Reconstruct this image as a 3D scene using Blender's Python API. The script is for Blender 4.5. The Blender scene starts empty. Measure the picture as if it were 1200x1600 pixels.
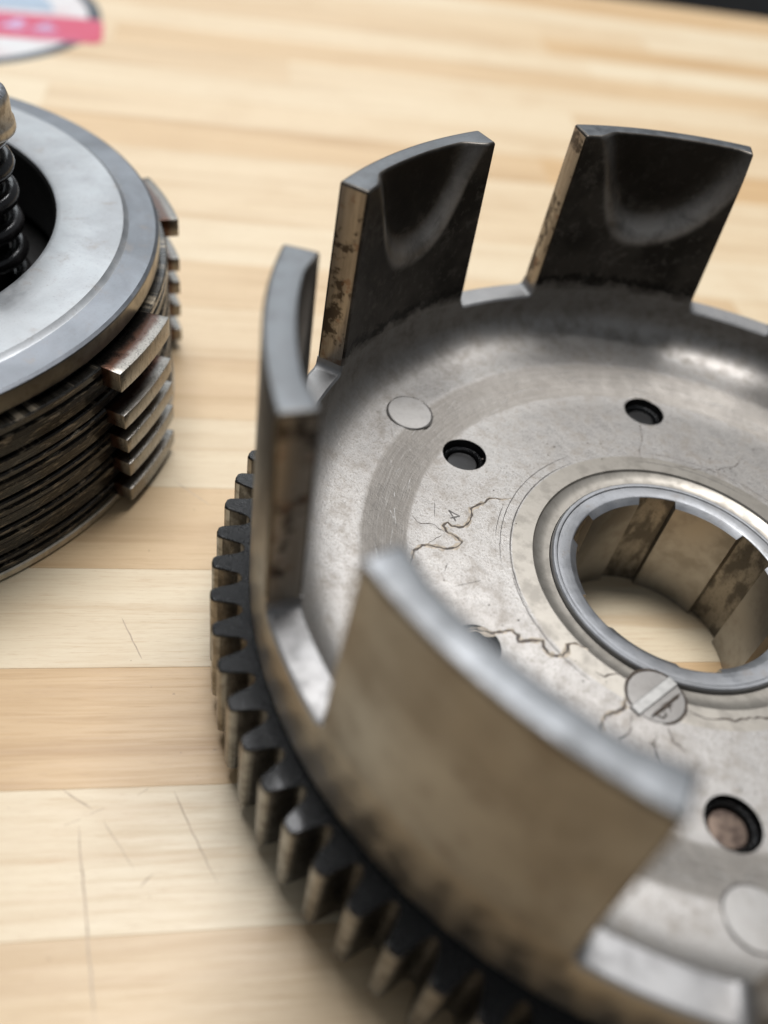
import bpy, bmesh, math, random
from mathutils import Vector, Matrix
random.seed(7)
PI = math.pi
S = 0.001                                  # builders work in millimetres
C = bpy.context.scene.collection
sc = bpy.context.scene

# ------------------------------------------------------------------ camera
cd = bpy.data.cameras.new('camera'); cam = bpy.data.objects.new('camera', cd); C.objects.link(cam); sc.camera = cam
R3 = Matrix(((0.8605656834, 0.4883078531, 0.1448524862), (-0.4459026608, 0.5848276523, 0.6776041869), (0.2461656386, -0.6477130192, 0.7210203347)))
cam.matrix_world = Matrix.Translation(Vector((-11.779, -109.201, 124.899)) * S) @ R3.transposed().to_4x4()
cd.sensor_fit = 'HORIZONTAL'; cd.sensor_width = 36.0; cd.lens = 1344.54 / 1200 * 36
cd.clip_start = 0.005; cd.clip_end = 50
cd.dof.use_dof = True; cd.dof.focus_distance = 0.1445; cd.dof.aperture_fstop = 10.5; cd.dof.aperture_blades = 0

# ------------------------------------------------------------------ light
w = bpy.data.worlds.new('World'); sc.world = w; w.use_nodes = True
w.node_tree.nodes['Background'].inputs[0].default_value = (0.86, 0.92, 1.0, 1)
w.node_tree.nodes['Background'].inputs[1].default_value = 0.25
def area(name, loc, tgt, sx, sy, power, col):
    l = bpy.data.lights.new(name, 'AREA'); l.shape = 'RECTANGLE'; l.size = sx; l.size_y = sy; l.energy = power; l.color = col
    o = bpy.data.objects.new(name, l); C.objects.link(o); o.location = loc
    o.rotation_euler = (Vector(tgt) - Vector(loc)).to_track_quat('-Z', 'Y').to_euler()
    return o
area('ceiling_lamp', (-0.28, 0.42, 1.50), (-0.05, 0.0, 0), 0.95, 0.50, 29, (0.985, 0.985, 1.0))
area('ceiling_lamp', (-1.1, 1.2, 1.1), (-0.05, 0.0, 0), 1.2, 0.8, 8, (0.90, 0.96, 1.0))
sc.view_settings.view_transform = 'Standard'; sc.view_settings.look = 'None'; sc.view_settings.exposure = 0.0; sc.view_settings.gamma = 1
sc.cycles.use_denoising = True; sc.cycles.max_bounces = 8; sc.cycles.caustics_reflective = False

# ------------------------------------------------------------------ node helper
class NT:
    def __init__(s, name):
        s.m = bpy.data.materials.new(name); s.m.use_nodes = True; s.t = s.m.node_tree; s.n = s.t.nodes
        s.b = s.n['Principled BSDF']
        g = s.n.new('ShaderNodeNewGeometry')
        s.pos = s.vm('SCALE', g.outputs['Position'], sc_=1000.0)
    def set(s, sock, v):
        if isinstance(v, (int, float)): sock.default_value = v
        elif isinstance(v, (tuple, list)): sock.default_value = (*v, 1)[:len(sock.default_value)] if len(v) < len(sock.default_value) else v
        else: s.t.links.new(v, sock)
    def vm(s, op, a, b=None, sc_=None):
        n = s.n.new('ShaderNodeVectorMath'); n.operation = op; s.set(n.inputs[0], a)
        if b is not None: s.set(n.inputs[1], b)
        if sc_ is not None: n.inputs['Scale'].default_value = sc_
        return n.outputs['Value'] if op in ('LENGTH', 'DOT_PRODUCT') else n.outputs[0]
    def ma(s, op, a, b=0.0, c=0.0, clamp=False):
        n = s.n.new('ShaderNodeMath'); n.operation = op; n.use_clamp = clamp
        s.set(n.inputs[0], a); s.set(n.inputs[1], b); s.set(n.inputs[2], c); return n.outputs[0]
    def xyz(s, v):
        n = s.n.new('ShaderNodeSeparateXYZ'); s.set(n.inputs[0], v); return n.outputs
    def comb(s, x, y, z):
        n = s.n.new('ShaderNodeCombineXYZ')
        for i, v in enumerate((x, y, z)): s.set(n.inputs[i], v)
        return n.outputs[0]
    def noise(s, vec, scale, detail=4, rough=.55, dist=0.0):
        n = s.n.new('ShaderNodeTexNoise'); s.set(n.inputs['Vector'], vec); n.inputs['Scale'].default_value = scale
        n.inputs['Detail'].default_value = detail; n.inputs['Roughness'].default_value = rough; n.inputs['Distortion'].default_value = dist
        return n.outputs['Fac']
    def ramp(s, f, a, b, lo=0.0, hi=1.0):
        n = s.n.new('ShaderNodeMapRange'); n.interpolation_type = 'SMOOTHSTEP'; s.set(n.inputs[0], f)
        n.inputs[1].default_value = a; n.inputs[2].default_value = b; n.inputs[3].default_value = lo; n.inputs[4].default_value = hi
        return n.outputs[0]
    def mix(s, f, a, b):
        n = s.n.new('ShaderNodeMix'); n.data_type = 'RGBA'; s.set(n.inputs[0], f); s.set(n.inputs[6], a); s.set(n.inputs[7], b); return n.outputs[2]
    def bump(s, h, dist, strength=1.0, nrm=None):
        n = s.n.new('ShaderNodeBump'); s.set(n.inputs['Height'], h); n.inputs['Distance'].default_value = dist * S
        n.inputs['Strength'].default_value = strength
        if nrm is not None: s.t.links.new(nrm, n.inputs['Normal'])
        return n.outputs[0]
    def out(s, col=None, rough=None, metal=None, nrm=None, **kw):
        if col is not None: s.set(s.b.inputs['Base Color'], col)
        if rough is not None: s.set(s.b.inputs['Roughness'], rough)
        if metal is not None: s.set(s.b.inputs['Metallic'], metal)
        if nrm is not None: s.t.links.new(nrm, s.b.inputs['Normal'])
        for k, v in kw.items(): s.set(s.b.inputs[k.replace('_', ' ')], v)
        return s.m

def polar(n, cx=0.0, cy=0.0):
    p = n.vm('SUBTRACT', n.pos, (cx, cy, 0)); x, y, z = n.xyz(p)
    r = n.ma('SQRT', n.ma('ADD', n.ma('MULTIPLY', x, x), n.ma('MULTIPLY', y, y)))
    a = n.ma('ARCTAN2', y, x)
    return r, a, z

# ------------------------------------------------------------------ materials
def mat_wood():
    n = NT('maple'); oi = n.n.new('ShaderNodeObjectInfo')
    d = math.radians(35.6)
    s = n.vm('DOT_PRODUCT', n.pos, (math.cos(d), math.sin(d), 0)); t = n.vm('DOT_PRODUCT', n.pos, (-math.sin(d), math.cos(d), 0))
    off = n.ma('MULTIPLY', oi.outputs['Random'], 900.0)
    v1 = n.comb(n.ma('MULTIPLY', s, .010), n.ma('MULTIPLY', t, .16), off)
    g1 = n.noise(v1, 1.0, 4, .55, .6)
    v2 = n.comb(n.ma('MULTIPLY', s, .05), n.ma('MULTIPLY', t, 1.7), off)
    g2 = n.noise(v2, 1.0, 5, .65, .9)
    v3 = n.comb(n.ma('MULTIPLY', s, .35), n.ma('MULTIPLY', t, 5.5), off)
    g3 = n.noise(v3, 1.0, 3, .6)
    tone = n.n.new('ShaderNodeSeparateColor'); n.t.links.new(oi.outputs['Color'], tone.inputs[0])
    base = n.mix(tone.outputs[0], (0.70, 0.585, 0.405), (0.58, 0.385, 0.192))
    dark = n.mix(tone.outputs[0], (0.585, 0.44, 0.27), (0.43, 0.26, 0.115))
    c = n.mix(n.ramp(g1, .45, .75), base, dark)
    c = n.mix(n.ramp(g2, .48, .72, 0, .55), c, dark)
    c = n.mix(n.ramp(g3, .54, .74, 0, .35), c, (0.40, 0.25, 0.13))
    g4 = n.noise(n.comb(n.ma('MULTIPLY', s, .12), n.ma('MULTIPLY', t, 3.2), off), 1.0, 3, .7)
    c = n.mix(n.ramp(g4, .56, .70, 0, .5), c, (0.52, 0.34, 0.18))
    bl = n.noise(n.pos, .045, 3)
    c = n.mix(n.ramp(bl, .5, .75, 0, .22), c, (0.50, 0.33, 0.17))
    sp = n.noise(n.pos, .8, 2)
    c = n.mix(n.ramp(sp, .735, .79, 0, .5), c, (0.24, 0.15, 0.08))
    nr = n.bump(g3, .035, .5)
    return n.out(c, n.ramp(g2, .3, .7, .42, .55), 0.0, nr, Coat_Weight=.12, Coat_Roughness=.3)

def mat_alu(name='cast_aluminium', base=(.60, .575, .545), dirt=(.17, .145, .115), dirty=.5, rough=.36, cx=0., cy=0., brush=.5, stain_z=None, cool=0.0):
    n = NT(name); r, a, z = polar(n, cx, cy)
    big = n.noise(n.pos, .07, 5, .6, .5); mid = n.noise(n.pos, .35, 5, .65); fine = n.noise(n.pos, 3.2, 3, .7)
    br = n.noise(n.comb(n.ma('MULTIPLY', a, 5.0), n.ma('MULTIPLY', r, 3.0), n.ma('MULTIPLY', z, 1.0)), 1.0, 4, .7)
    c = n.mix(n.ramp(big, .42, .70, 0, dirty), base, dirt)
    c = n.mix(n.ramp(mid, .50, .72, 0, dirty * .6), c, dirt)
    c = n.mix(n.ramp(fine, .60, .74, 0, .40), c, (.13, .11, .09))
    c = n.mix(n.ramp(br, .35, .7, 0, .30 * brush), c, (.22, .20, .18))
    if stain_z:
        m = n.ramp(n.ma('ADD', z, n.ma('MULTIPLY', n.ma('SUBTRACT', mid, .5), 16.0)), stain_z[0], stain_z[1])
        c = n.mix(m, c, (.16, .14, .12))
    rg = n.ma('ADD', n.ramp(mid, .3, .7, rough - .06, rough + .12), n.ma('MULTIPLY', n.ma('SUBTRACT', br, .5), .25 * brush))
    nr = n.bump(fine, .03, .55); nr = n.bump(br, .03, .45 * brush, nr); nr = n.bump(mid, .08, .35, nr)
    return n.out(c, rg, .93, nr)

def mat_floor():
    """basket floor: pale cast web with a darker turned band and pits"""
    n = NT('turned_aluminium'); r, a, z = polar(n)
    big = n.noise(n.pos, .06, 5, .6, .6); mid = n.noise(n.pos, .3, 5, .7); fine = n.noise(n.pos, 2.6, 4, .75)
    jit = n.ma('MULTIPLY', n.ma('SUBTRACT', n.noise(n.pos, .25, 3), .5), 3.0)
    ln = n.noise(n.comb(n.ma('MULTIPLY', a, 3.0), n.ma('MULTIPLY', r, 2.2), 0.0), 1.0, 6, .75)
    ln2 = n.noise(n.comb(n.ma('MULTIPLY', a, 9.0), n.ma('MULTIPLY', r, 5.0), 3.0), 1.0, 3, .7)
    rr = n.ma('ADD', r, n.ma('MULTIPLY', jit, .25))
    band = n.ma('MULTIPLY', n.ramp(rr, 45.2, 45.9), n.ramp(rr, 52.8, 53.8, 1, 0))
    wall = n.ramp(n.ma('ADD', r, jit), 58.5, 62.0)
    c = n.mix(n.ramp(big, .42, .75, 0, .35), (.37, .352, .33), (.25, .225, .20))
    c = n.mix(n.ramp(mid, .46, .68, 0, .48), c, (.22, .19, .155))
    c = n.mix(n.ramp(fine, .50, .66, 0, .55), c, (.15, .13, .105))
    bc = n.mix(n.ramp(ln2, .55, .72), (.27, .25, .225), (.44, .42, .39))
    bc = n.mix(n.ramp(ln, .40, .62, .55, 0), bc, (.20, .18, .155))
    c = n.mix(band, c, bc)
    wc = n.mix(n.ramp(mid, .35, .75), (.33, .31, .285), (.22, .20, .175))
    c = n.mix(n.ma('MULTIPLY', wall, .85), c, wc)
    c = n.mix(n.ma('MULTIPLY', n.ramp(ln, .60, .70, 0, .45), n.ramp(r, 52, 55)), c, (.12, .10, .085))
    rg = n.ramp(mid, .3, .7, .42, .56)
    rg = n.ma('ADD', rg, n.ma('MULTIPLY', n.ma('SUBTRACT', ln2, .5), n.ma('ADD', .05, n.ma('MULTIPLY', band, .4))))
    nr = n.bump(fine, .05, .7); nr = n.bump(ln2, .05, .5, nr); nr = n.bump(mid, .16, .45, nr)
    return n.out(c, rg, .90, nr)

def mat_inner():
    n = NT('oil_dark_aluminium'); r, a, z = polar(n)
    mid = n.noise(n.pos, .22, 5, .65, .4); fine = n.noise(n.pos, 2.5, 3, .7); big = n.noise(n.pos, .09, 3)
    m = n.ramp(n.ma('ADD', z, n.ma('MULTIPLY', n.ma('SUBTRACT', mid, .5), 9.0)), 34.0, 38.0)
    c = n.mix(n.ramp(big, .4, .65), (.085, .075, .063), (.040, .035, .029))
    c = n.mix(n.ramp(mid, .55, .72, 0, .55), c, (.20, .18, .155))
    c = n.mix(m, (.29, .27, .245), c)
    zz = n.ma('ADD', z, n.ma('MULTIPLY', n.ma('SUBTRACT', n.noise(n.pos, .30, 5, .7, .6), .5), 7.0))
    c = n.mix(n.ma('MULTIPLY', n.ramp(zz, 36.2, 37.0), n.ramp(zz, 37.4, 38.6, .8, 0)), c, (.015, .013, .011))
    c = n.mix(n.ramp(n.noise(n.pos, .5, 5, .7), .52, .70, 0, .5), c, (.17, .155, .135))
    at = n.n.new('ShaderNodeAttribute'); at.attribute_name = 'slope_light'; at2 = n.n.new('ShaderNodeAttribute'); at2.attribute_name = 'pocket'
    c = n.mix(n.ma('MULTIPLY', at2.outputs['Fac'], .75), c, (.022, .018, .014))  # shade of the pocket hollow painted in
    c = n.mix(n.ma('MULTIPLY', at.outputs['Fac'], n.ramp(mid, .3, .6, .5, 1.0)), c, (.40, .37, .335))  # light caught by the pocket slope, painted into the colour
    nr = n.bump(fine, .03, .5); nr = n.bump(mid, .15, .3, nr)
    return n.out(c, n.ramp(mid, .3, .7, .30, .46), .9, nr)

def mat_side():
    n = NT('worn_finger_side'); r, a, z = polar(n)
    v = n.comb(n.ma('MULTIPLY', r, 1.4), n.ma('MULTIPLY', a, 12.0), n.ma('MULTIPLY', z, .10))
    st = n.noise(v, 1.0, 5, .7)
    bl = n.noise(n.comb(n.ma('MULTIPLY', r, .20), n.ma('MULTIPLY', a, 5.0), n.ma('MULTIPLY', z, .17)), 1.0, 3, .55, .4)
    bl2 = n.noise(n.pos, .33, 3, .5); bl3 = n.noise(n.pos, .75, 4, .6)
    c = n.mix(n.ramp(st, .35, .7), (.35, .315, .27), (.26, .225, .185))
    c = n.mix(n.ramp(n.ma('ADD', bl, n.ma('MULTIPLY', n.ma('SUBTRACT', bl3, .5), .5)), .50, .62, 0, .9), c, (.045, .035, .028))
    c = n.mix(n.ramp(bl2, .57, .66, 0, .6), c, (.19, .095, .05))
    return n.out(c, n.ramp(st, .3, .7, .28, .42), .88, n.bump(st, .05, .5))

def mat_outer():
    n = NT('varnished_aluminium'); r, a, z = polar(n)
    big = n.noise(n.pos, .055, 4, .55, .5); mid = n.noise(n.pos, .28, 5, .6); fine = n.noise(n.pos, 2.2, 3, .7)
    c = n.mix(n.ramp(big, .38, .66), (.315, .325, .33), (.215, .21, .20))
    c = n.mix(n.ramp(mid, .52, .74, 0, .45), c, (.14, .11, .08))
    nr = n.bump(fine, .03, .4); nr = n.bump(mid, .1, .25, nr)
    return n.out(c, n.ramp(mid, .3, .7, .34, .46), .92, nr)

def mat_oily(name='black_oily_steel', base=(.0035, .0035, .0035), rough=.22, bumps=.36, scale=1.9):
    n = NT(name); f = n.noise(n.pos, scale, 4, .6); g = n.noise(n.pos, .25, 3)
    c = n.mix(n.ramp(g, .4, .7), base, tuple(v * 2.2 for v in base))
    nr = n.bump(f, bumps, .9)
    return n.out(c, n.ramp(g, .3, .7, rough, rough + .12), .0, nr, Specular_IOR_Level=.32, Coat_Weight=.3, Coat_Roughness=.12)

def mat_flank():
    n = NT('shaded_gear_flank'); g = n.noise(n.pos, .35, 4, .6); f = n.noise(n.vm('MULTIPLY', n.pos, (1, 1, .35)), 1.3, 5, .65)  # oily flank, with the shade between teeth painted into its colour
    c = n.mix(n.ramp(g, .35, .65), (.15, .152, .155), (.075, .074, .072))
    c = n.mix(n.ramp(f, .40, .70, 0, .7), c, (.03, .026, .023))
    return n.out(c, n.ramp(f, .3, .7, .24, .38), .92, n.bump(f, .06, .5))

def mat_steel(name='ground_steel', a_=(.50, .515, .53), b_=(.33, .34, .35), rough=.36, cx=0., cy=0., brush=.6):
    n = NT(name); r, a, z = polar(n, cx, cy)
    big = n.noise(n.pos, .05, 4, .6, .7); mid = n.noise(n.pos, .3, 5, .65); fine = n.noise(n.pos, 2.4, 3, .7)
    br = n.noise(n.comb(n.ma('MULTIPLY', a, 7.0), n.ma('MULTIPLY', r, 2.2), 0.0), 1.0, 5, .7)
    c = n.mix(n.ramp(big, .35, .7), a_, b_); c = n.mix(n.ramp(fine, .57, .74, 0, .35), c, (.12, .11, .10))
    c = n.mix(n.ramp(mid, .56, .74, 0, .35), c, (.24, .20, .165))
    rg = n.ma('ADD', n.ramp(mid, .3, .7, rough - .05, rough + .1), n.ma('MULTIPLY', n.ma('SUBTRACT', br, .5), .3 * brush))
    nr = n.bump(br, .03, .5 * brush); nr = n.bump(fine, .03, .4, nr)
    return n.out(c, rg, .93, nr)

def mat_lining(cx, cy):
    """edges of the clutch plates: black oily layers with straw coloured scuffs running round"""
    n = NT('oily_plate_edge'); r, a, z = polar(n, cx, cy)
    st = n.noise(n.comb(n.ma('MULTIPLY', a, 16.0), 0.0, n.ma('MULTIPLY', z, 1.6)), 1.0, 5, .7, .3)
    st2 = n.noise(n.comb(n.ma('MULTIPLY', a, 40.0), 5.0, n.ma('MULTIPLY', z, 2.6)), 1.0, 4, .7, .5)
    c = n.mix(n.ramp(st, .52, .66), (.012, .010, .007), (.30, .25, .18))
    c = n.mix(n.ramp(st2, .6, .74, 0, .6), c, (.36, .30, .22))
    return n.out(c, n.ramp(st2, .3, .7, .26, .42), .6, n.bump(n.ma('ADD', st, n.ma('MULTIPLY', st2, .6)), 1.1, 1.0), Coat_Weight=.5, Coat_Roughness=.15)

def mat_tab(cx, cy):
    n = NT('tab_metal'); r, a, z = polar(n, cx, cy)
    g = n.noise(n.pos, .5, 5, .65); f = n.noise(n.vm('MULTIPLY', n.pos, (1, 1, .2)), 2.5, 4, .7)
    edge = n.ramp(n.ma('ADD', r, n.ma('MULTIPLY', g, 1.6)), 66.0, 67.4)
    inner = n.ramp(n.ma('ADD', r, n.ma('MULTIPLY', g, 2.0)), 64.4, 66.0)
    c = n.mix(inner, (.006, .005, .004), (.075, .032, .018))
    c = n.mix(edge, c, (.24, .225, .20)); c = n.mix(n.ramp(f, .5, .68, 0, .75), c, (.045, .035, .026))
    return n.out(c, n.ramp(g, .3, .7, .25, .4), .85, n.bump(f, .08, .6), Coat_Weight=.3, Coat_Roughness=.15)

def flat(name, col, rough=.5, metal=0.0, nscale=1.0, amt=.2, col2=None, **kw):
    n = NT(name); g = n.noise(n.pos, nscale, 4, .6)
    c = n.mix(n.ramp(g, .4, .65, 0, 1), col, col2 or tuple(v * (1 - amt) for v in col))
    return n.out(c, n.ramp(g, .3, .7, rough, min(1, rough + .08)), metal, n.bump(g, .04, .4), **kw)

PX, PY = -161.03, -32.69                 # axis of the plate pack
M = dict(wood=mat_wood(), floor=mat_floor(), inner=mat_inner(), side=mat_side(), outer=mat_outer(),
         rim=mat_alu('slot_edge_aluminium', (.29, .285, .28), (.18, .17, .16), .5, .50, brush=.2),
         disc=mat_alu('smooth_disc_aluminium', (.36, .345, .325), (.26, .24, .215), .45, .47, brush=.1),
         drum=mat_alu('drum_aluminium', (.32, .31, .29), (.25, .23, .20), .16, .36, brush=.4),
         oily=mat_oily(), flank=mat_flank(),
         hub=mat_steel('hub_steel', (.31, .315, .325), (.23, .23, .23), .44, 0, 0, 1.0),
         bore=flat('bore_steel', (.40, .385, .36), .34, .9, .15, .3, (.31, .29, .26)),
         groove=None, recess=flat('hub_recess_aluminium', (.37, .34, .295), .40, .9, .3, .3), ftop=mat_alu('finger_top_steel', (.15, .157, .163), (.09, .09, .09), .5, .42, brush=.2),
         plate=mat_steel('ground_steel', (.37, .38, .385), (.28, .285, .29), .46, PX, PY, .5),
         platerim=mat_steel('rim_steel', (.20, .21, .225), (.135, .142, .152), .42, PX, PY, .5),
         platesection=flat('plate_side_steel', (.36, .325, .27), .30, .93, .3, .3),
         lining=mat_lining(PX, PY), tab=mat_tab(PX, PY),
         baseplate=flat('pale_plate_edge', (.62, .57, .48), .45, .8, .3, .3), stub=mat_alu('stub_aluminium', (.27, .26, .245), (.17, .155, .14), .5, .42, brush=0),
         tip=flat('lit_tooth_tip', (.34, .345, .345), .28, .92, .5, .3, (.19, .185, .175)),  # tooth tips paler than flanks: the light they catch is painted in
         pit=flat('oil_black', (.010, .009, .008), .35, .2, .5, .3, Coat_Weight=.3, Coat_Roughness=.2),
         spring=mat_oily('wet_spring_steel', (.012, .011, .011), .16, .06, .8),
         cap=flat('dull_cap_steel', (.42, .39, .34), .30, .92, .6, .3, (.26, .23, .19)),
         captop=flat('bead_blasted_steel', (.36, .38, .40), .42, .9, 1.6, .3, (.16, .16, .17)),
         copper=flat('brown_pin', (.15, .11, .085), .36, .85, .6, .5, (.06, .042, .034)),
         halo=flat('oil_halo_stain', (.31, .265, .21), .45, .85, 1.0, .3),
         crack=flat('oil_line', (.060, .040, .025), .5, 0, 1.2, .5),
         mark=flat('grey_scratch', (.105, .095, .085), .5, .2, 1.2, .3),
         bright=flat('bright_scratch', (.45, .44, .42), .4, .9, 1.2, .1),
         bar=flat("bright_bar_aluminium", (.37, .36, .34), .5, .85, .8, .15),
         scratch=flat('bench_scratch', (.51, .40, .29), .6, 0, .6, .2),
         smudge=flat('grey_smudge', (.33, .28, .23), .6, 0, 1.5, .3),
         dark_floor=flat('dark_workshop_floor', (.022, .017, .012), .7, 0, .01, .4),
         white=flat('sticker_white', (.62, .61, .60), .4, 0, .08, .10, (.58, .50, .49)),
         red=flat('sticker_red', (.52, .05, .10), .4, 0, .05, .15, (.50, .08, .16)),
         blue=flat('sticker_blue', (.36, .44, .53), .35, 0, .03, .15), navy=flat('sticker_border', (.035, .05, .065), .35, 0, .05, .2),
         lilac=flat('sticker_lettering', (.50, .42, .62), .4, 0, .1, .2))
def mat_groove():
    n = NT('spline_groove_stain'); r, a, z = polar(n)
    f = n.noise(n.comb(n.ma('MULTIPLY', a, 30.0), 0.0, n.ma('MULTIPLY', z, .10)), 1.0, 5, .7, .15)
    g = n.noise(n.comb(n.ma('MULTIPLY', a, 14.0), 4.0, n.ma('MULTIPLY', z, .09)), 1.0, 5, .65, .2)
    b = n.noise(n.vm('MULTIPLY', n.pos, (1, 1, .45)), .42, 4, .6); e = n.noise(n.pos, 2.2, 3, .7)
    c = n.mix(n.ramp(b, .42, .60), (.33, .305, .265), (.15, .138, .12)); c = n.mix(n.ramp(e, .5, .7, 0, .5), c, (.10, .08, .06))
    return n.out(c, n.ramp(b, .3, .7, .34, .5), .85, n.bump(e, .05, .5))
M['groove'] = mat_groove()

# ------------------------------------------------------------------ mesh helpers
def obj(name, bm, mats, parent=None, smooth=None, loc=None):
    me = bpy.data.meshes.new(name)
    bmesh.ops.scale(bm, vec=(S, S, S), verts=bm.verts)
    bm.normal_update()
    bm.to_mesh(me); bm.free()
    for m in (mats if isinstance(mats, (list, tuple)) else [mats]): me.materials.append(m)
    if smooth is not None:
        me.shade_smooth(); me.set_sharp_from_angle(angle=math.radians(smooth))
    o = bpy.data.objects.new(name, me); C.objects.link(o)
    if parent: o.parent = parent
    if loc: o.location = Vector(loc) * S
    return o
def thing(name, label, cat, loc):
    o = bpy.data.objects.new(name, None); C.objects.link(o); o.location = Vector(loc) * S
    o.empty_display_size = .01; o['label'] = label; o['category'] = cat
    return o
def copy_of(o, parent, rz=None, loc=None):
    c = o.copy(); C.objects.link(c); c.parent = parent
    if rz is not None: c.rotation_euler = (0, 0, rz)
    if loc is not None: c.location = Vector(loc) * S
    return c
def pol(r, a, z): return Vector((r * math.cos(a), r * math.sin(a), z))
def lathe(prof, n=360, mats=None, closed=True, a0=0.0):
    """prof: (r, z) list, closed loop; mats: material index of the band after each point"""
    bm = bmesh.new(); rows = []
    for i in range(n):
        a = a0 + 2 * PI * i / n; rows.append([bm.verts.new(pol(r, a, z)) for r, z in prof])
    k = len(prof)
    for i in range(n):
        A, B = rows[i], rows[(i + 1) % n]
        for j in range(k if closed else k - 1):
            f = bm.faces.new((A[j], B[j], B[(j + 1) % k], A[(j + 1) % k]))
            if mats: f.material_index = mats[j]
    bmesh.ops.recalc_face_normals(bm, faces=bm.faces)
    return bm
def disc_solid(prof, n=48):
    """solid of revolution closed at the axis; prof from bottom axis outward to top axis, radii > 0"""
    bm = bmesh.new(); rows = [[bm.verts.new(pol(r, 2 * PI * i / n, z)) for i in range(n)] for r, z in prof]
    for A, B in zip(rows, rows[1:]):
        for i in range(n): bm.faces.new((A[i], A[(i + 1) % n], B[(i + 1) % n], B[i]))
    bm.faces.new(list(reversed(rows[0]))); bm.faces.new(rows[-1])
    return bm
def shift(bm, v):
    bmesh.ops.translate(bm, vec=v, verts=bm.verts); return bm
def ribbon(bm, pts, width, z, taper=True, h=.03, wob=.25):
    """thin raised line following pts (2-D, mm)"""
    P = [Vector((p[0], p[1])) for p in pts]; L = []
    for i, p in enumerate(P):
        d = (P[min(i + 1, len(P) - 1)] - P[max(i - 1, 0)]); d = d.normalized() if d.length > 1e-9 else Vector((1, 0))
        nrm = Vector((-d.y, d.x)); f = i / max(1, len(P) - 1)
        ww = width * (1 - wob + 2 * wob * random.random()) * ((min(1, 6 * f, 6 * (1 - f)) * .85 + .15) if taper else 1) / 2
        L.append([bm.verts.new((*(p + nrm * ww), z)), bm.verts.new((*p, z + h)), bm.verts.new((*(p - nrm * ww), z))])
    for a, b in zip(L, L[1:]):
        bm.faces.new((a[0], b[0], b[1], a[1])); bm.faces.new((a[1], b[1], b[2], a[2]))
def rough_line(pts, step=.35, amp=.16):
    out = [Vector(pts[0])]
    for a, b in zip(pts, pts[1:]):
        a, b = Vector(a), Vector(b); m = max(1, int((b - a).length / step)); d = (b - a); nr = Vector((-d.y, d.x)).normalized()
        for i in range(1, m + 1):
            q = a + d * i / m
            if i < m: q = q + nr * random.uniform(-amp, amp)
            out.append(q)
    return out

# ------------------------------------------------------------------ workshop floor far below the bench
bm = bmesh.new(); bmesh.ops.create_grid(bm, x_segments=4, y_segments=4, size=6000)
o = obj('workshop_floor', shift(bm, (0, 0, -850)), M['dark_floor']); o['kind'] = 'structure'

# ------------------------------------------------------------------ bench top of glued maple staves
bench = thing('workbench_top', 'pale maple butcher block bench top that the clutch parts lie on', 'workbench', (0, 0, -38))
UD = math.radians(35.6); U = Vector((math.cos(UD), math.sin(UD), 0)); N = Vector((-math.sin(UD), math.cos(UD), 0))
WID = 20.7; TH = 38.0; FAR = 403.0
tones = {-3: .55, -2: .10, -1: .95, 0: .05, 1: .75, 2: .15, 3: .65, 4: .40, 5: .60, 6: .10, 7: .35, 8: .30, 9: .75, 10: .35, 11: .15, 12: .5, 13: .7, 14: .2, 15: .55, 16: .45, 17: .1, 18: .6, 19: .8}
def stave_mesh(s0, s1, t0, t1):
    bm = bmesh.new(); c = .05; g = .008
    def ring(i, z): return [bm.verts.new(U * a + N * b + Vector((0, 0, z))) for a, b in ((s0 + g + i, t0 + g + i), (s1 - g - i, t0 + g + i), (s1 - g - i, t1 - g - i), (s0 + g + i, t1 - g - i))]
    A, B, D = ring(0, 0), ring(0, TH - c), ring(c, TH)
    for X, Y in ((A, B), (B, D)):
        for i in range(4): bm.faces.new((X[i], X[(i + 1) % 4], Y[(i + 1) % 4], Y[i]))
    bm.faces.new(D); bm.faces.new(list(reversed(A)))
    return bm
rnd = random.Random(11)
cuts_known = {0: [-330, 240], -1: [-420, 150, 420], -2: [-300, 190], 1: [-90 - 140, 330], 5: [-185, 70, 420], 9: [-240, 30, 300], 12: [-260, -55, 200], 15: [-200, 60, 330], 17: [-250, 140], 18: [-60, 175, 420]}
for k in range(-13, 20):
    t0 = -1.9 + WID * k
    if k in cuts_known: cuts = [-700] + cuts_known[k] + [760]
    else:
        cuts = [-700]
        while cuts[-1] < 700: cuts.append(cuts[-1] + rnd.uniform(190, 460))
        cuts[-1] = 760
    for i, (a, b) in enumerate(zip(cuts, cuts[1:])):
        st = obj('stave', stave_mesh(a, b, t0, min(FAR, t0 + WID)), M['wood'], bench)
        base = tones.get(k, rnd.random())
        has_mid = a < -60 < b
        tone = base if has_mid else min(1, max(0, base + rnd.choice((-1, 1)) * rnd.uniform(.2, .5)))
        st.color = (tone, 0, 0, 1)
def w2(x, y): return (x, y)
for pts, wd in (([(-78.6, -46.3), (-70.4, -50.8)], .26), ([(-65.1, -74.4), (-59.4, -74.4)], .22), ([(-59.5, -77.2), (-49.6, -86.3), (-40.5, -94.8)], .26),
                ([(-51.7, -65.8), (-45.6, -69.3), (-38.2, -73.1)], .20), ([(-57.3, -74.7), (-48.8, -77.8)], .12), ([(-46.7, -79.3), (-46.4, -76.8)], .3),
                ([(-55.6, -69.2), (-55.0, -67.6)], .7), ([(-59.3, -75.1), (-58.3, -73.4)], .8), ([(-61.1, -78.3), (-59.9, -76.4)], .6),
                ([(-112.1, -21.8), (-101.9, -26.9)], .16), ([(-92.7, -15.3), (-82.6, -16.3)], .16)):
    bm = bmesh.new(); ribbon(bm, rough_line(pts, 1.2, .10), wd, TH + .004, h=.008)
    obj('scratch', bm, M['scratch'], bench)

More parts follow.
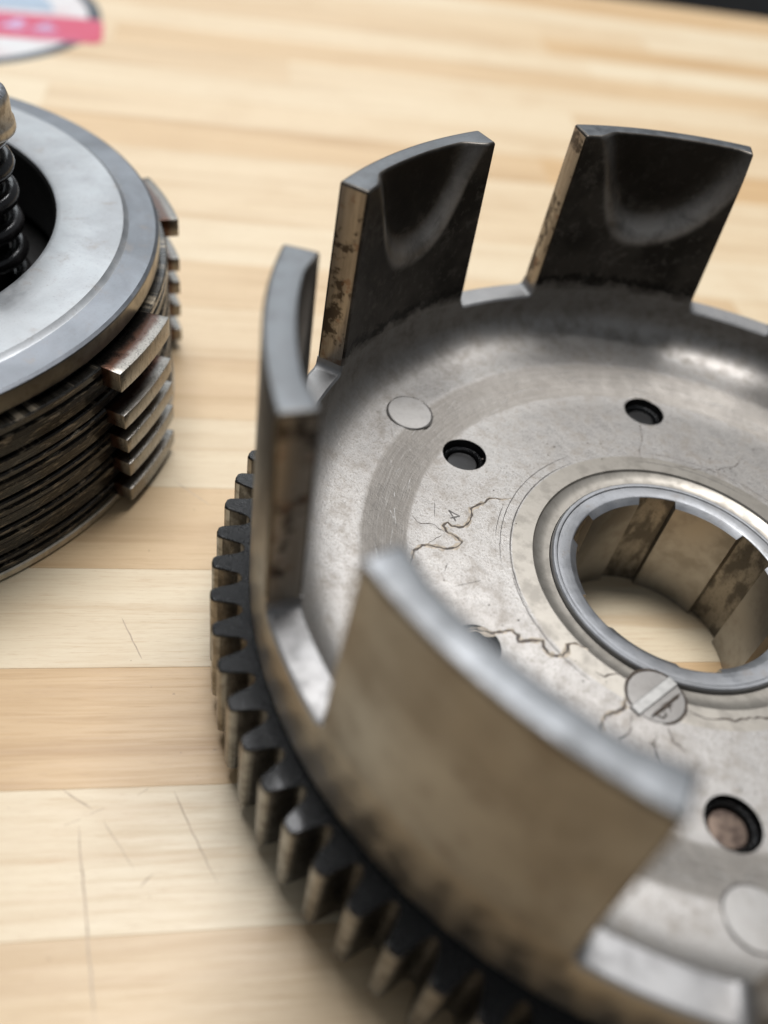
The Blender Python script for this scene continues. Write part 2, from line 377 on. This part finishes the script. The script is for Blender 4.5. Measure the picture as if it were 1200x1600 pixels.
# ------------------------------------------------------------------ clutch basket
PHI = math.radians(122.92); WB = math.radians(29.81) / 2; WT = math.radians(28.24) / 2
basket = thing('clutch_basket', 'large silver clutch basket standing open end up with tall fingers and a toothed ring', 'clutch basket', (0, 0, 0))
ZS, ZJ, ZT, RI, RO = 33.4, 34.9, 66.0, 65.0, 70.0
# angles with breakpoints at the finger edges
angs = []
FIL = 1.5 / 67.5
for k in range(8):
    c = PHI + k * PI / 4
    for i in range(24): angs.append((c - WB + 2 * WB * i / 24, 1.0))
    for i in range(6): t = i / 6; angs.append((c + WB + FIL * t, 1 - math.sqrt(max(0, 1 - (1 - t) ** 2)) if t > 0 else 1.0))
    for i in range(14):
        t = i / 14; angs.append((c + WB + FIL + (PI / 4 - 2 * WB - 2 * FIL) * t, 0.0))
    for i in range(6): t = 1 - i / 6; angs.append((c + PI / 4 - WB - FIL * t, 1 - math.sqrt(max(0, 1 - (1 - t) ** 2))))
prof_in = [(21.75, 8.0), (21.75, 21.9), (22.6, 21.95), (23.6, 22.1), (24.6, 22.6), (24.85, 23.0)]
prof_in += [(24.85 + (45.3 - 24.85) * i / 6, 23.0) for i in range(1, 7)]
prof_in += [(46.0, 23.12), (47.0, 23.30), (49.0, 23.74), (51.0, 24.22), (52.8, 24.64), (53.5, 24.77), (54.2, 24.80), (56.0, 24.82), (57.5, 24.95)]
for i in range(1, 9):
    t = PI / 2 * i / 8; prof_in.append((57.5 + 7.5 * math.sin(t), 31.0 - 6.0 * math.cos(t)))
bm = bmesh.new(); rows = []
for a, f in angs:
    h = ZS + (ZJ - ZS) * f; e = 0.0 if f > .98 else .35
    pr = [(r, z, 4 if r < 24.9 else 0) for r, z in prof_in] + [(RI, h - e, 1), (RI + e, h, 1), (RO - 1.6 * e, h, 1), (RO - .3 * e, h - .7 * e, 2), (RO, h - 1.8 * e, 2), (RO, 21.2, 2), (RO - .5, 20.25, 2), (65.6, 20.25, 2), (65.6, 8.0, 2)]
    rows.append([(bm.verts.new(pol(r, a, z)), m) for r, z, m in pr])
for A, B in zip(rows, rows[1:] + rows[:1]):
    for j in range(len(A)):
        j2 = (j + 1) % len(A)
        f = bm.faces.new((A[j][0], B[j][0], B[j2][0], A[j2][0])); f.material_index = A[j][1] if j2 else 2
bmesh.ops.recalc_face_normals(bm, faces=bm.faces)
bowl = obj('bowl', bm, [M['floor'], M['rim'], M['drum'], M['pit'], M['recess']], basket)
# blind rivet holes, cut for real
HOLES = [math.radians(d) for d in (56, 115.8, 175.2, 235.6, 295.3, 355.5)]
HR = [42.0, 42.0, 42.0, 39.8, 42.0, 42.0]
bm = bmesh.new()
for h, hr in zip(HOLES, HR):
    r = bmesh.ops.create_cone(bm, cap_ends=True, segments=48, radius1=4.0, radius2=4.0, depth=6.0)
    bmesh.ops.translate(bm, vec=pol(hr, h, 22.4), verts=r['verts'])
cut = obj('cutter', bm, [M['pit']])
md = bowl.modifiers.new('holes', 'BOOLEAN'); md.operation = 'DIFFERENCE'; md.object = cut; md.solver = 'EXACT'; md.material_mode = 'TRANSFER'
dg = bpy.context.evaluated_depsgraph_get(); me = bpy.data.meshes.new_from_object(bowl.evaluated_get(dg))
bowl.modifiers.clear(); bowl.data = me; bpy.data.objects.remove(cut)
me.shade_smooth(); me.set_sharp_from_angle(angle=math.radians(28))

# fingers
def finger_mesh(uc, wl, wr, dep, pw, topf=1.0):
    bm = bmesh.new(); slope_light = bm.verts.layers.float.new('slope_light'); pitl = bm.verts.layers.float.new('pocket'); NA, NZ = 72, 60; gi, go = [], []
    for j in range(NZ + 1):
        v = j / NZ; z = ZJ + (ZT - ZJ) * v; hw = WB + (WT - WB) * v; ri, ro = [], []
        for i in range(NA + 1):
            u = i / NA; a = hw * (2 * u - 1)
            # scooped pocket, open at the top
            u_ = 1 - u; uu = abs(u_ - uc) / ((wl if u_ < uc else wr) + .12 * v ** 6); vv = (1 - v) / dep
            e = (uu ** pw + vv ** pw) ** (1 / pw); t = min(1, max(0, (e - .66) / .34)); s_ = 1 - t * t * (3 - 2 * t)
            x_ = bm.verts.new(pol(RI + 1.9 * s_ * (1 - (1 - topf) * v ** 3), a, z)); x_[slope_light] = max(0, min(1, (e - .70) / .16)) * max(0, min(1, (1.02 - e) / .06)) * min(1, 1.4 * vv + .2); x_[pitl] = max(0, min(1, (.78 - e) / .2)); ri.append(x_); ro.append(bm.verts.new(pol(RO, a, z)))  # mask for the painted light on the pocket slope, strongest low down
        gi.append(ri); go.append(ro)
    def q(a, b, c, d, m):
        f = bm.faces.new((a, b, c, d)); f.material_index = m
    for j in range(NZ):
        for i in range(NA):
            q(gi[j][i + 1], gi[j][i], gi[j + 1][i], gi[j + 1][i + 1], 0); q(go[j][i], go[j][i + 1], go[j + 1][i + 1], go[j + 1][i], 2)
        q(gi[j][0], go[j][0], go[j + 1][0], gi[j + 1][0], 1); q(go[j][NA], gi[j][NA], gi[j + 1][NA], go[j + 1][NA], 1)
    for i in range(NA):
        q(gi[NZ][i + 1], gi[NZ][i], go[NZ][i], go[NZ][i + 1], 3); q(gi[0][i], gi[0][i + 1], go[0][i + 1], go[0][i], 1)
    bm.normal_update(); es = []
    for e in bm.edges:
        if len(e.link_faces) == 2 and e.calc_face_angle(0) > math.radians(50):
            zs = [v.co.z for v in e.verts]
            if max(zs) > ZJ + .01: es.append(e)
    bmesh.ops.bevel(bm, geom=es, offset=.42, segments=3, profile=.5, affect='EDGES', clamp_overlap=True)
    return bm
SHAPES = [(.50, .30, .50, .66, 2.1), (.50, .30, .34, .60, 2.3), (.50, .34, .36, .62, 2.6), (.46, .30, .40, .70, 2.3), (.52, .36, .34, .64, 2.5), (.50, .30, .42, .60, 2.2), (.48, .33, .38, .68, 2.4), (.53, .38, .33, .63, 2.3)]
for k in range(8):
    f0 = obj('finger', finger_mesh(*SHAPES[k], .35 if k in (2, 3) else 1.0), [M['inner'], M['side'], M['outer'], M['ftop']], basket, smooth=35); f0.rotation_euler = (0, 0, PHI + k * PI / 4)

# hub sleeve with splined bore
NB = 360
def sleeve():
    bm = bmesh.new(); rows = []; gr = math.radians(11.2)
    for i in range(NB):
        a = 2 * PI * i / NB
        d = min(abs((a - math.radians(118.3 + 60 * k - 0.5 * k) + PI) % (2 * PI) - PI) for k in range(6))
        g = 1.0 if d < gr else 0.0
        rb = 17.15 + g * 1.05
        pr = [(rb, .1, 4 if g else 3), (rb, 21.7 if not g else 22.45, 0), (18.25, 22.5, 0), (18.5, 22.6, 0), (20.5, 22.62, 0), (20.7, 22.82, 0), (20.85, 22.85, 0), (21.25, 22.85, 0), (21.5, 22.65, 0), (21.6, 22.2, 0), (21.6, 17.0, 0), (21.6, .1, 0)]
        rows.append([(bm.verts.new(pol(r, a, z)), m) for r, z, m in pr])
    for A, B in zip(rows, rows[1:] + rows[:1]):
        for j in range(len(A)):
            j2 = (j + 1) % len(A)
            f = bm.faces.new((A[j][0], B[j][0], B[j2][0], A[j2][0])); f.material_index = (2 if (A[0][1] == 4 and B[0][1] == 4) else 1) if j == 0 else 0
    bmesh.ops.recalc_face_normals(bm, faces=bm.faces); return bm
obj('hub_sleeve', sleeve(), [M['hub'], M['bore'], M['groove']], basket, smooth=25)

# ring gear: body ring plus 75 teeth
NT_ = 75; TS = 2 * PI / NT_; T0 = math.radians(197.88); RR = 71.3; hb = 2.35 / RR
gear = None
bm = bmesh.new(); rows = []
for k in range(NT_):
    c = T0 + k * TS
    for a in (c - hb, c + hb, c + hb + (TS - 2 * hb) * .33, c + hb + (TS - 2 * hb) * .67):
        e = .0 if abs(abs(a - c) - hb) < 1e-6 else .22
        rows.append([bm.verts.new(pol(r, a, z)) for r, z in ((66.2, 3.0), (RR - e, 3.0), (RR - e, 20.0 - 1.2 * (e > 0) * .25), (RR - .3, 20.0), (66.2, 20.0))])
for A, B in zip(rows, rows[1:] + rows[:1]):
    for j in range(5):
        j2 = (j + 1) % 5; f = bm.faces.new((A[j], B[j], B[j2], A[j2])); f.material_index = 1 if j == 1 else 0
bmesh.ops.recalc_face_normals(bm, faces=bm.faces)
gear = obj('ring_gear', bm, [M['oily'], M['flank']], basket)
def tooth():
    bm = bmesh.new(); pr = []
    half = [(71.30, 2.35), (71.7, 2.08), (72.4, 1.88), (73.6, 1.62), (74.7, 1.36), (75.3, 1.18), (75.68, .84)]
    pts = [(r, -w_) for r, w_ in half] + [(75.80, 0)] + [(r, w_) for r, w_ in reversed(half)]
    def at(r, w_, z): a = w_ / RR; return Vector((r * math.cos(a), r * math.sin(a), z)) if r < 71.31 else Vector((math.sqrt(max(0, r * r - w_ * w_)), w_, z))
    lv = [(3.0, .30), (3.3, 0), (19.62, 0), (19.85, .07), (19.97, .17), (20.0, .27)]
    rows = []
    for z, ins in lv:
        row = []
        for r, w_ in pts:
            if r < 71.31: rr, ww = r, w_
            else:
                rr = r - ins * max(0, (r - 71.3) / 4.4) * 1.3; ww = w_ - math.copysign(min(abs(w_) * .9, ins * .7 * min(1, (r - 71.3) / 1.0)), w_) if w_ else 0
            row.append(bm.verts.new(at(rr, ww, z)))
        rows.append(row)
    for li, (A, B) in enumerate(zip(rows, rows[1:])):
        for i in range(len(pts) - 1):
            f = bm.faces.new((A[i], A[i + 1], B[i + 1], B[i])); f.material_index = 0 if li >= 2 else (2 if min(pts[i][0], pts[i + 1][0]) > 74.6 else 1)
    f = bm.faces.new(rows[-1]); f.material_index = 0
    f = bm.faces.new(list(reversed(rows[0]))); f.material_index = 1
    return bm
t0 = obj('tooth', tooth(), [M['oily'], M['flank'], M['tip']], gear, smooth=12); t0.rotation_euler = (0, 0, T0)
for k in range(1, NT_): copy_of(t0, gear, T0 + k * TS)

# rivet pins in the holes
ring = disc_ = None
pin_b = disc_solid([(2.6, 19.45), (2.75, 21.0), (2.6, 21.25), (1.5, 21.3), (.3, 21.28)])
sl_b = lathe([(2.95, 19.45), (2.95, 21.5), (3.1, 21.9), (3.45, 22.15), (3.8, 21.9), (3.85, 19.45)], 48)
pin = obj('rivet', pin_b, M['copper'], basket, 40, pol(42, HOLES[4], 0)); slv = obj('rivet_collar', sl_b, M['oily'], basket, 40, pol(42, HOLES[4], 0))
pin2 = pin.data.copy(); pin2.materials.clear(); pin2.materials.append(M['pit'])
for i, h in enumerate(HOLES):
    if i == 4: continue
    c = copy_of(pin, basket, loc=pol(HR[i], h, -.35)); c.data = pin2; copy_of(slv, basket, loc=pol(HR[i], h, -.5))

# round ejector marks
def cast_disc(ang, r=54.6, rad=4.1, z=24.6):
    bm = disc_solid([(rad, z - .9), (rad, z - .04), (rad - .12, z + .05), (rad * .5, z + .07), (.3, z + .07)], 56)
    shift(bm, (0, 0, -z)); bmesh.ops.rotate(bm, cent=(0, 0, 0), matrix=Matrix.Rotation(-.10, 3, 'Y'), verts=bm.verts)
    o = obj('casting_mark', bm, M['disc'], basket, 30, (r * math.cos(ang), r * math.sin(ang), z)); o.rotation_euler = (0, 0, ang)
    bm = bmesh.new(); cc = Vector((0, 0, 0))
    for a0_, a1_, wd in ((0, 150, .22), (160, 275, .34), (280, 356, .18)):
        ribbon(bm, [cc + pol(rad + .12, math.radians(a), 0) for a in range(a0_, a1_, 5)], wd, -.03, h=.05)
    bmesh.ops.rotate(bm, cent=(0, 0, 0), matrix=Matrix.Rotation(-.10, 3, 'Y'), verts=bm.verts)
    obj('oil_outline', bm, M['mark'], o)
for d in (54.5, 174.6, 294.6): cast_disc(math.radians(d), z=24.92)

# slotted stub beside the hub
sx, sy = 3.3, -25.2
b = disc_solid([(4.35, 21.0), (4.35, 22.98), (4.2, 23.08), (2, 23.1), (.3, 23.1)], 56)
stub = obj('slotted_stub', b, M['stub'], basket, 30, (sx, sy, 0))
bm = bmesh.new()
ribbon(bm, rough_line([pol(4.45, math.radians(a), 0).xy for a in range(75, 250, 8)], .5, .06), .55, 23.02, h=.1)
ribbon(bm, rough_line([pol(4.45, math.radians(a), 0).xy for a in range(-60, 60, 8)], .5, .06), .5, 23.02, h=.1)
ribbon(bm, rough_line([(3.0, 2.6), (.4, -3.9)], .5, .05), .6, 23.2, h=.1)
for pts in ([(1.6, -1.6), (2.2, -2.2), (2.0, -2.9), (1.2, -3.0), (.9, -2.4), (1.5, -2.2)], [(2.6, .1), (2.2, -.7), (2.7, -1.2)], [(.9, -1.2), (1.3, -.6)]):
    ribbon(bm, pts, .32, 23.12, h=.06)
obj('oil_outline', bm, M['crack'], stub)
bm = bmesh.new(); d = Vector((-3.4, -8.4)).normalized(); nn = Vector((-d.y, d.x)); c0 = Vector((2.3, 4.0)); c1 = c0 + d * 9.0
vs = []
for z, ii in ((21.5, 0), (23.3, 0), (23.4, .12)):
    vs.append([bm.verts.new((*(p + d * e1 * ii + nn * (s_ * (.85 - ii))), z)) for p, e1, s_ in ((c0, 1, 1), (c1, -1, 1), (c1, -1, -1), (c0, 1, -1))])
for A, B in zip(vs, vs[1:]):
    for i in range(4): bm.faces.new((A[i], A[(i + 1) % 4], B[(i + 1) % 4], B[i]))
bm.faces.new(vs[-1]); bmesh.ops.recalc_face_normals(bm, faces=bm.faces)
obj('slot_bar', shift(bm, (-.9, 0, 0)), M['bar'], stub)

# oil lines, scribed arcs, stamped digit
def lines(name, L, mat, z=23.008, par=basket, wob=.25):
    for pts, wd, step, amp in L:
        bm = bmesh.new(); ribbon(bm, rough_line(pts, step, amp), wd, z, h=.018, wob=wob); obj(name, bm, mat, par)
L = [
 ([(-30.3, -1.2), (-31.6, -2.6), (-33.5, -3.7), (-33.7, -5.1), (-35.1, -8.0), (-34.3, -9.2), (-34.0, -11), (-34.4, -12.6), (-36.0, -13.6), (-36.9, -13.2), (-37.2, -14.4), (-36.2, -16.8 + 1.6), (-34.6, -15.2), (-33.0, -15.6), (-33.4, -17.4), (-34.9, -18.8), (-37.2, -19.6), (-38.0, -20.2), (-38.6, -22.0), (-38.0, -24), (-37.3, -26)], .36, .5, .16),
 ([(-26.1, -32.0), (-23.6, -29.8), (-21.3, -29.2), (-19.1, -26.9), (-17.9, -27.2), (-17.4, -28.3), (-15.9, -26.8), (-14.4, -25.9), (-13.9, -26.9), (-12.9, -27.6), (-11.7, -27.3), (-10.9, -26.6), (-10.6, -25.6), (-11, -24.4), (-10.1, -23.4), (-9.0, -23.4), (-8.0, -23.3)], .42, .5, .14),
 ([(-.6, -27.6), (-.1, -29.4), (-.9, -31.2), (-2.1, -32.4), (-2.0, -33.9), (-1.4, -35.6), (-.2, -37)], .42, .5, .2),
 ([(7.9, -24.6), (9.6, -24.6), (11.2, -24.2), (13, -22.9), (14.6, -22.4), (16.2, -20.4), (18.4, -19.2), (21, -16.5)], .26, .6, .2),
 ([(-17.9, 34.6), (-17.1, 32), (-15.9, 29.2), (-15.6, 26.6), (-14.4, 23.6)], .12, .7, .2),
 ([(5, -31), (5.8, -33.4), (7.6, -35.6), (9.2, -38.6), (9.0, -41)], .30, .6, .3),
 ([(-8.8, 26.2), (-5, 27.4), (-1.5, 30.2), (1.5, 34), (2.2, 38)], .13, .6, .25)]
L += [([(-1.2, -24.6), (-3.0, -24.9), (-4.2, -26.4), (-6, -26.2)], .22, .5, .2), ([(1.0, -29.9), (1.8, -32.6), (.9, -34.6), (2.6, -38)], .20, .5, .25),
      ([(6.2, -29.0), (7.6, -31.0), (9.8, -31.4)], .22, .5, .2), ([(-36.2, -15.6), (-38.6, -15.0), (-40.4, -16.2), (-43.2, -15.4)], .13, .6, .2), ([(-37.4, -19.6), (-36.4, -16.2)], .10, .6, .15)]
lines('oil_line', L, M['crack'], wob=.6)
lines('oil_halo', [(p, w_ * 2.6, .6, .22) for p, w_, a_, b_ in L[:3]], M['halo'], z=22.996, wob=.5)
L = [([pol(30.3, math.radians(a), 0).xy for a in range(148, 216, 4)], .16, .9, .03), ([pol(28.6, math.radians(a), 0).xy for a in range(150, 232, 4)], .22, .9, .04),
     ([pol(28.9, math.radians(a), 0).xy for a in range(215, 262, 4)], .18, .9, .05), ([pol(31.1, math.radians(a), 0).xy for a in range(186, 204, 3)], .12, .9, .02),
     ([pol(27.0, math.radians(a), 0).xy for a in range(80, 128, 4)], .14, .9, .04), ([pol(29.6, math.radians(a), 0).xy for a in range(60, 122, 4)], .12, .9, .06),
     ([(-41, -10), (-39.2, -13.6)], .12, .9, .02), ([(-33, -21), (-32.6, -23)], .12, .9, .02), ([(-27, -21), (-30, -24.6)], .1, .9, .02)]
lines('scribed_arc', L, M['mark'])
# small dark pits
bm = bmesh.new(); rr = random.Random(3)
for i in range(70):
    a = rr.uniform(0, 2 * PI); r = rr.uniform(26, 44); c = pol(r, a, 0); sz = rr.uniform(.07, .24)
    vs = [bm.verts.new((c.x + sz * rr.uniform(.6, 1.1) * math.cos(t), c.y + sz * rr.uniform(.6, 1.1) * math.sin(t), 23.01)) for t in (0, 1.1, 2.2, 3.3, 4.4, 5.4)]
    bm.faces.new(vs)
o = obj('casting_pits', bm, M['crack'], basket); o['kind'] = 'stuff'
# the digit 4, reading outward-left
bm = bmesh.new()
e1 = Vector((-.62, -.78)); e2 = Vector((-.80, .60)); o4 = Vector((-35.4, -11.4))      # e1 = right of glyph, e2 = up
def g4(x, y): return o4 + e1 * x + e2 * y
ribbon(bm, [g4(.9, 0), g4(.9, 1.3), g4(.95, 2.5)], .30, 23.01, taper=False); ribbon(bm, [g4(.95, 2.5), g4(.4, 1.6), g4(-.3, .8)], .28, 23.01, taper=False); ribbon(bm, [g4(-.3, .8), g4(.6, .8), g4(1.5, .8)], .28, 23.01, taper=False)
obj('stamped_digit', bm, M['mark'], basket)
# bright scratches on the turned band (on its slope)
bm = bmesh.new()
for i in range(60):
    a0_ = math.radians(rr.uniform(60, 330)); r0 = rr.uniform(46.3, 52.4); ln = rr.uniform(.01, .07); sl = rr.uniform(-1, 1) * .9
    pts = []
    L_ = []
    for t in (0, .25, .5, .75, 1):
        r = min(52.5, max(46.1, r0 + sl * t)); z = 23.12 + (r - 46.0) * .226 + .02
        L_.append((pol(r, a0_ + ln * t, z)))
    for p, q_ in zip(L_, L_[1:]):
        n_ = Vector((p.x, p.y, 0)).normalized() * .028 * rr.uniform(.6, 1.6)
        up = Vector((0, 0, .02))
        bm.faces.new([bm.verts.new(v) for v in (p - n_, q_ - n_, q_ + n_ + up * .4, p + n_ + up * .4)])
bmesh.ops.recalc_face_normals(bm, faces=bm.faces)
o = obj('bright_scratches', bm, M['bright'], basket); o['kind'] = 'stuff'

# ------------------------------------------------------------------ plate pack
pack = thing('clutch_pack', 'stack of oily clutch plates with projecting tabs under a grey pressure plate and springs', 'clutch pack', (PX, PY, 0))
obj('pressure_plate', lathe([(43.9, 24.0), (43.9, 37.4), (44.3, 38.2), (45.2, 38.5), (50, 38.45), (56.2, 38.3), (56.9, 37.75), (57.2, 37.6), (62.0, 37.3), (62.55, 36.95), (62.6, 36.6), (62.6, 33.6), (61.8, 33.3), (58, 33.3), (58, 24)], 300,
    [3, 3, 0, 0, 0, 0, 0, 1, 1, 1, 2, 2, 2, 2, 2]), [M['plate'], M['platerim'], M['platesection'], M['pit']], pack, 22)
obj('clutch_hub', lathe([(4, .3), (4, 24), (43.8, 22), (43.8, 18), (56, 18), (56, .3)], 120), M['pit'], pack, 30)
steel = [(32.4, 33.28, 61.9), (25.7, 28.1, 63.2), (23.25, 25.4, 63.7), (17.45, 19.8, 63.5), (11.55, 14.0, 63.6), (5.3, 8.1, 63.5), (.25, 1.9, 64.3)]
for i, (z0, z1, r) in enumerate(steel):
    p = [(50, z0), (r - .25, z0), (r, z0 + .25), (r, z1 - .25), (r - .25, z1), (50, z1)]
    obj('steel_plate', lathe(p, 240), M['baseplate'] if i == 6 else M['lining'], pack, 30)
TW = math.radians(15.6) / 2
def tab(z0, z1):
    bm = bmesh.new(); n = 12; rows = []
    for i in range(n + 1):
        a = -TW + 2 * TW * i / n
        rows.append([bm.verts.new(pol(r, a, z)) for r, z in ((61.5, z0), (67.6, z0), (67.6, z1), (61.5, z1))])
    for A, B in zip(rows, rows[1:]):
        for j in range(4): bm.faces.new((A[j], B[j], B[(j + 1) % 4], A[(j + 1) % 4]))
    bm.faces.new(rows[0]); bm.faces.new(list(reversed(rows[-1]))); bmesh.ops.recalc_face_normals(bm, faces=bm.faces)
    es = [e for e in bm.edges if e.calc_face_angle(0) > 1.0]
    bmesh.ops.bevel(bm, geom=es, offset=.18, segments=2, profile=.5, affect='EDGES')
    return bm
TH0 = math.radians(13.76)
for z0, z1 in ((28.3, 32.2), (20.0, 23.1), (14.2, 17.3), (8.3, 11.4), (2.0, 5.15)):
    r = 64.0
    fd = obj('friction_disc', lathe([(48, z0 + .05), (r - .3, z0 + .05), (r, z0 + .3), (r - .1, (z0 + z1) / 2 - .5), (r - .6, (z0 + z1) / 2 - .35), (r - .6, (z0 + z1) / 2 + .35), (r - .1, (z0 + z1) / 2 + .5), (r, z1 - .3), (r - .3, z1 - .05), (48, z1 - .05)], 240), M['lining'], pack, 30)
    t = obj('tab', tab(z0, z1), M['tab'], fd, 35); off = random.uniform(-.004, .004); t.rotation_euler = (0, 0, TH0 + off)
    for k in range(1, 8): copy_of(t, fd, TH0 + off + k * PI / 4)
# springs with caps
def spring_mesh(r, wr, z0, z1, turns):
    bm = bmesh.new(); n = int(turns * 28); rows = []
    for i in range(n + 1):
        t = i / n; a = 2 * PI * turns * t; c = pol(r, a, z0 + (z1 - z0) * t); er = pol(1, a, 0)
        rows.append([bm.verts.new(c + er * wr * math.cos(b) + Vector((0, 0, wr * math.sin(b)))) for b in [2 * PI * j / 10 for j in range(10)]])
    for A, B in zip(rows, rows[1:]):
        for j in range(10): bm.faces.new((A[j], B[j], B[(j + 1) % 10], A[(j + 1) % 10]))
    bm.faces.new(rows[0]); bm.faces.new(list(reversed(rows[-1]))); bmesh.ops.recalc_face_normals(bm, faces=bm.faces); return bm
s0 = sp0 = None
for k in range(5):
    loc = pol(31.3, math.radians(45.8 + 72 * k), 0)
    if k == 0:
        s0 = obj('spring', spring_mesh(5.5, 1.6, 24, 53, 5.2), M['spring'], pack, 60, loc)
        st_ = obj('spring_stud', disc_solid([(3.6, 22), (3.6, 52), (3.2, 52.5), (.3, 52.5)]), M['pit'], s0, 40)
        sp0 = obj('spring_cap', lathe([(.4, 52.6), (7.2, 52.6), (8.15, 52.9), (8.3, 53.3), (8.2, 54.6), (7.85, 55.1), (7.85, 58.0), (7.5, 59.2), (6.6, 59.9), (4.5, 60.2), (.4, 60.25)], 72, [0] * 7 + [1, 1, 1, 0]), [M['cap'], M['captop']], pack, 40, loc)
    else:
        c = copy_of(s0, pack, loc=loc); copy_of(st_, c); copy_of(sp0, pack, loc=loc)

# ------------------------------------------------------------------ sticker
stk = thing('round_sticker', 'round white sticker with red banner and dark edge stuck on the bench beyond the plates', 'sticker', (-311, 125, 0))
obj('border', disc_solid([(55, .01), (55, .10), (.3, .10)], 96), M['navy'], stk)
obj('face', disc_solid([(50.2, .10), (50.2, .13), (.3, .13)], 96), M['white'], stk)
bd = math.radians(41); bu = Vector((math.cos(bd), math.sin(bd), 0)); bn = Vector((-math.sin(bd), math.cos(bd), 0)); bc = Vector((24.5, 2.8, 0))
def quad_slab(pts, z0, z1):
    bm = bmesh.new(); A = [bm.verts.new((p.x, p.y, z0)) for p in pts]; B = [bm.verts.new((p.x, p.y, z1)) for p in pts]
    bm.faces.new(B); bm.faces.new(list(reversed(A))); m = len(pts)
    for i in range(m): bm.faces.new((A[i], A[(i + 1) % m], B[(i + 1) % m], B[i]))
    bmesh.ops.recalc_face_normals(bm, faces=bm.faces); return bm
pan = [Vector((38 * math.cos(math.radians(a)), 38 * math.sin(math.radians(a)), 0)) for a in range(44, 220, 6)]
obj('blue_panel', quad_slab(pan, .13, .15), M['blue'], stk)
ban = [bc + bu * s_ + bn * t_ for s_, t_ in ((-76, -12), (33, -12), (35.5, -9), (35.5, 9), (33, 12), (-76, 12))]
obj('banner', quad_slab(ban, .131, .17), M['red'], stk)
bm = bmesh.new()
for k in range(8):
    o_ = bc + bu * (-62 + 10.5 * k + 4) ; hgt = (5.5, 3, 3.2, 5.2, 3, 3.2, 5.5, 3)[k]
    pts = [o_ + bu * (x + .45 * y) + bn * y for x, y in ((-3, -3), (-1, hgt), (1, hgt * .8), (-.5, -3), (2, -3.4), (4, -1))]
    ribbon(bm, [p.xy for p in pts], 1.7, .171, taper=False, h=.02, wob=.05)
obj('lettering', bm, M['lilac'], stk)
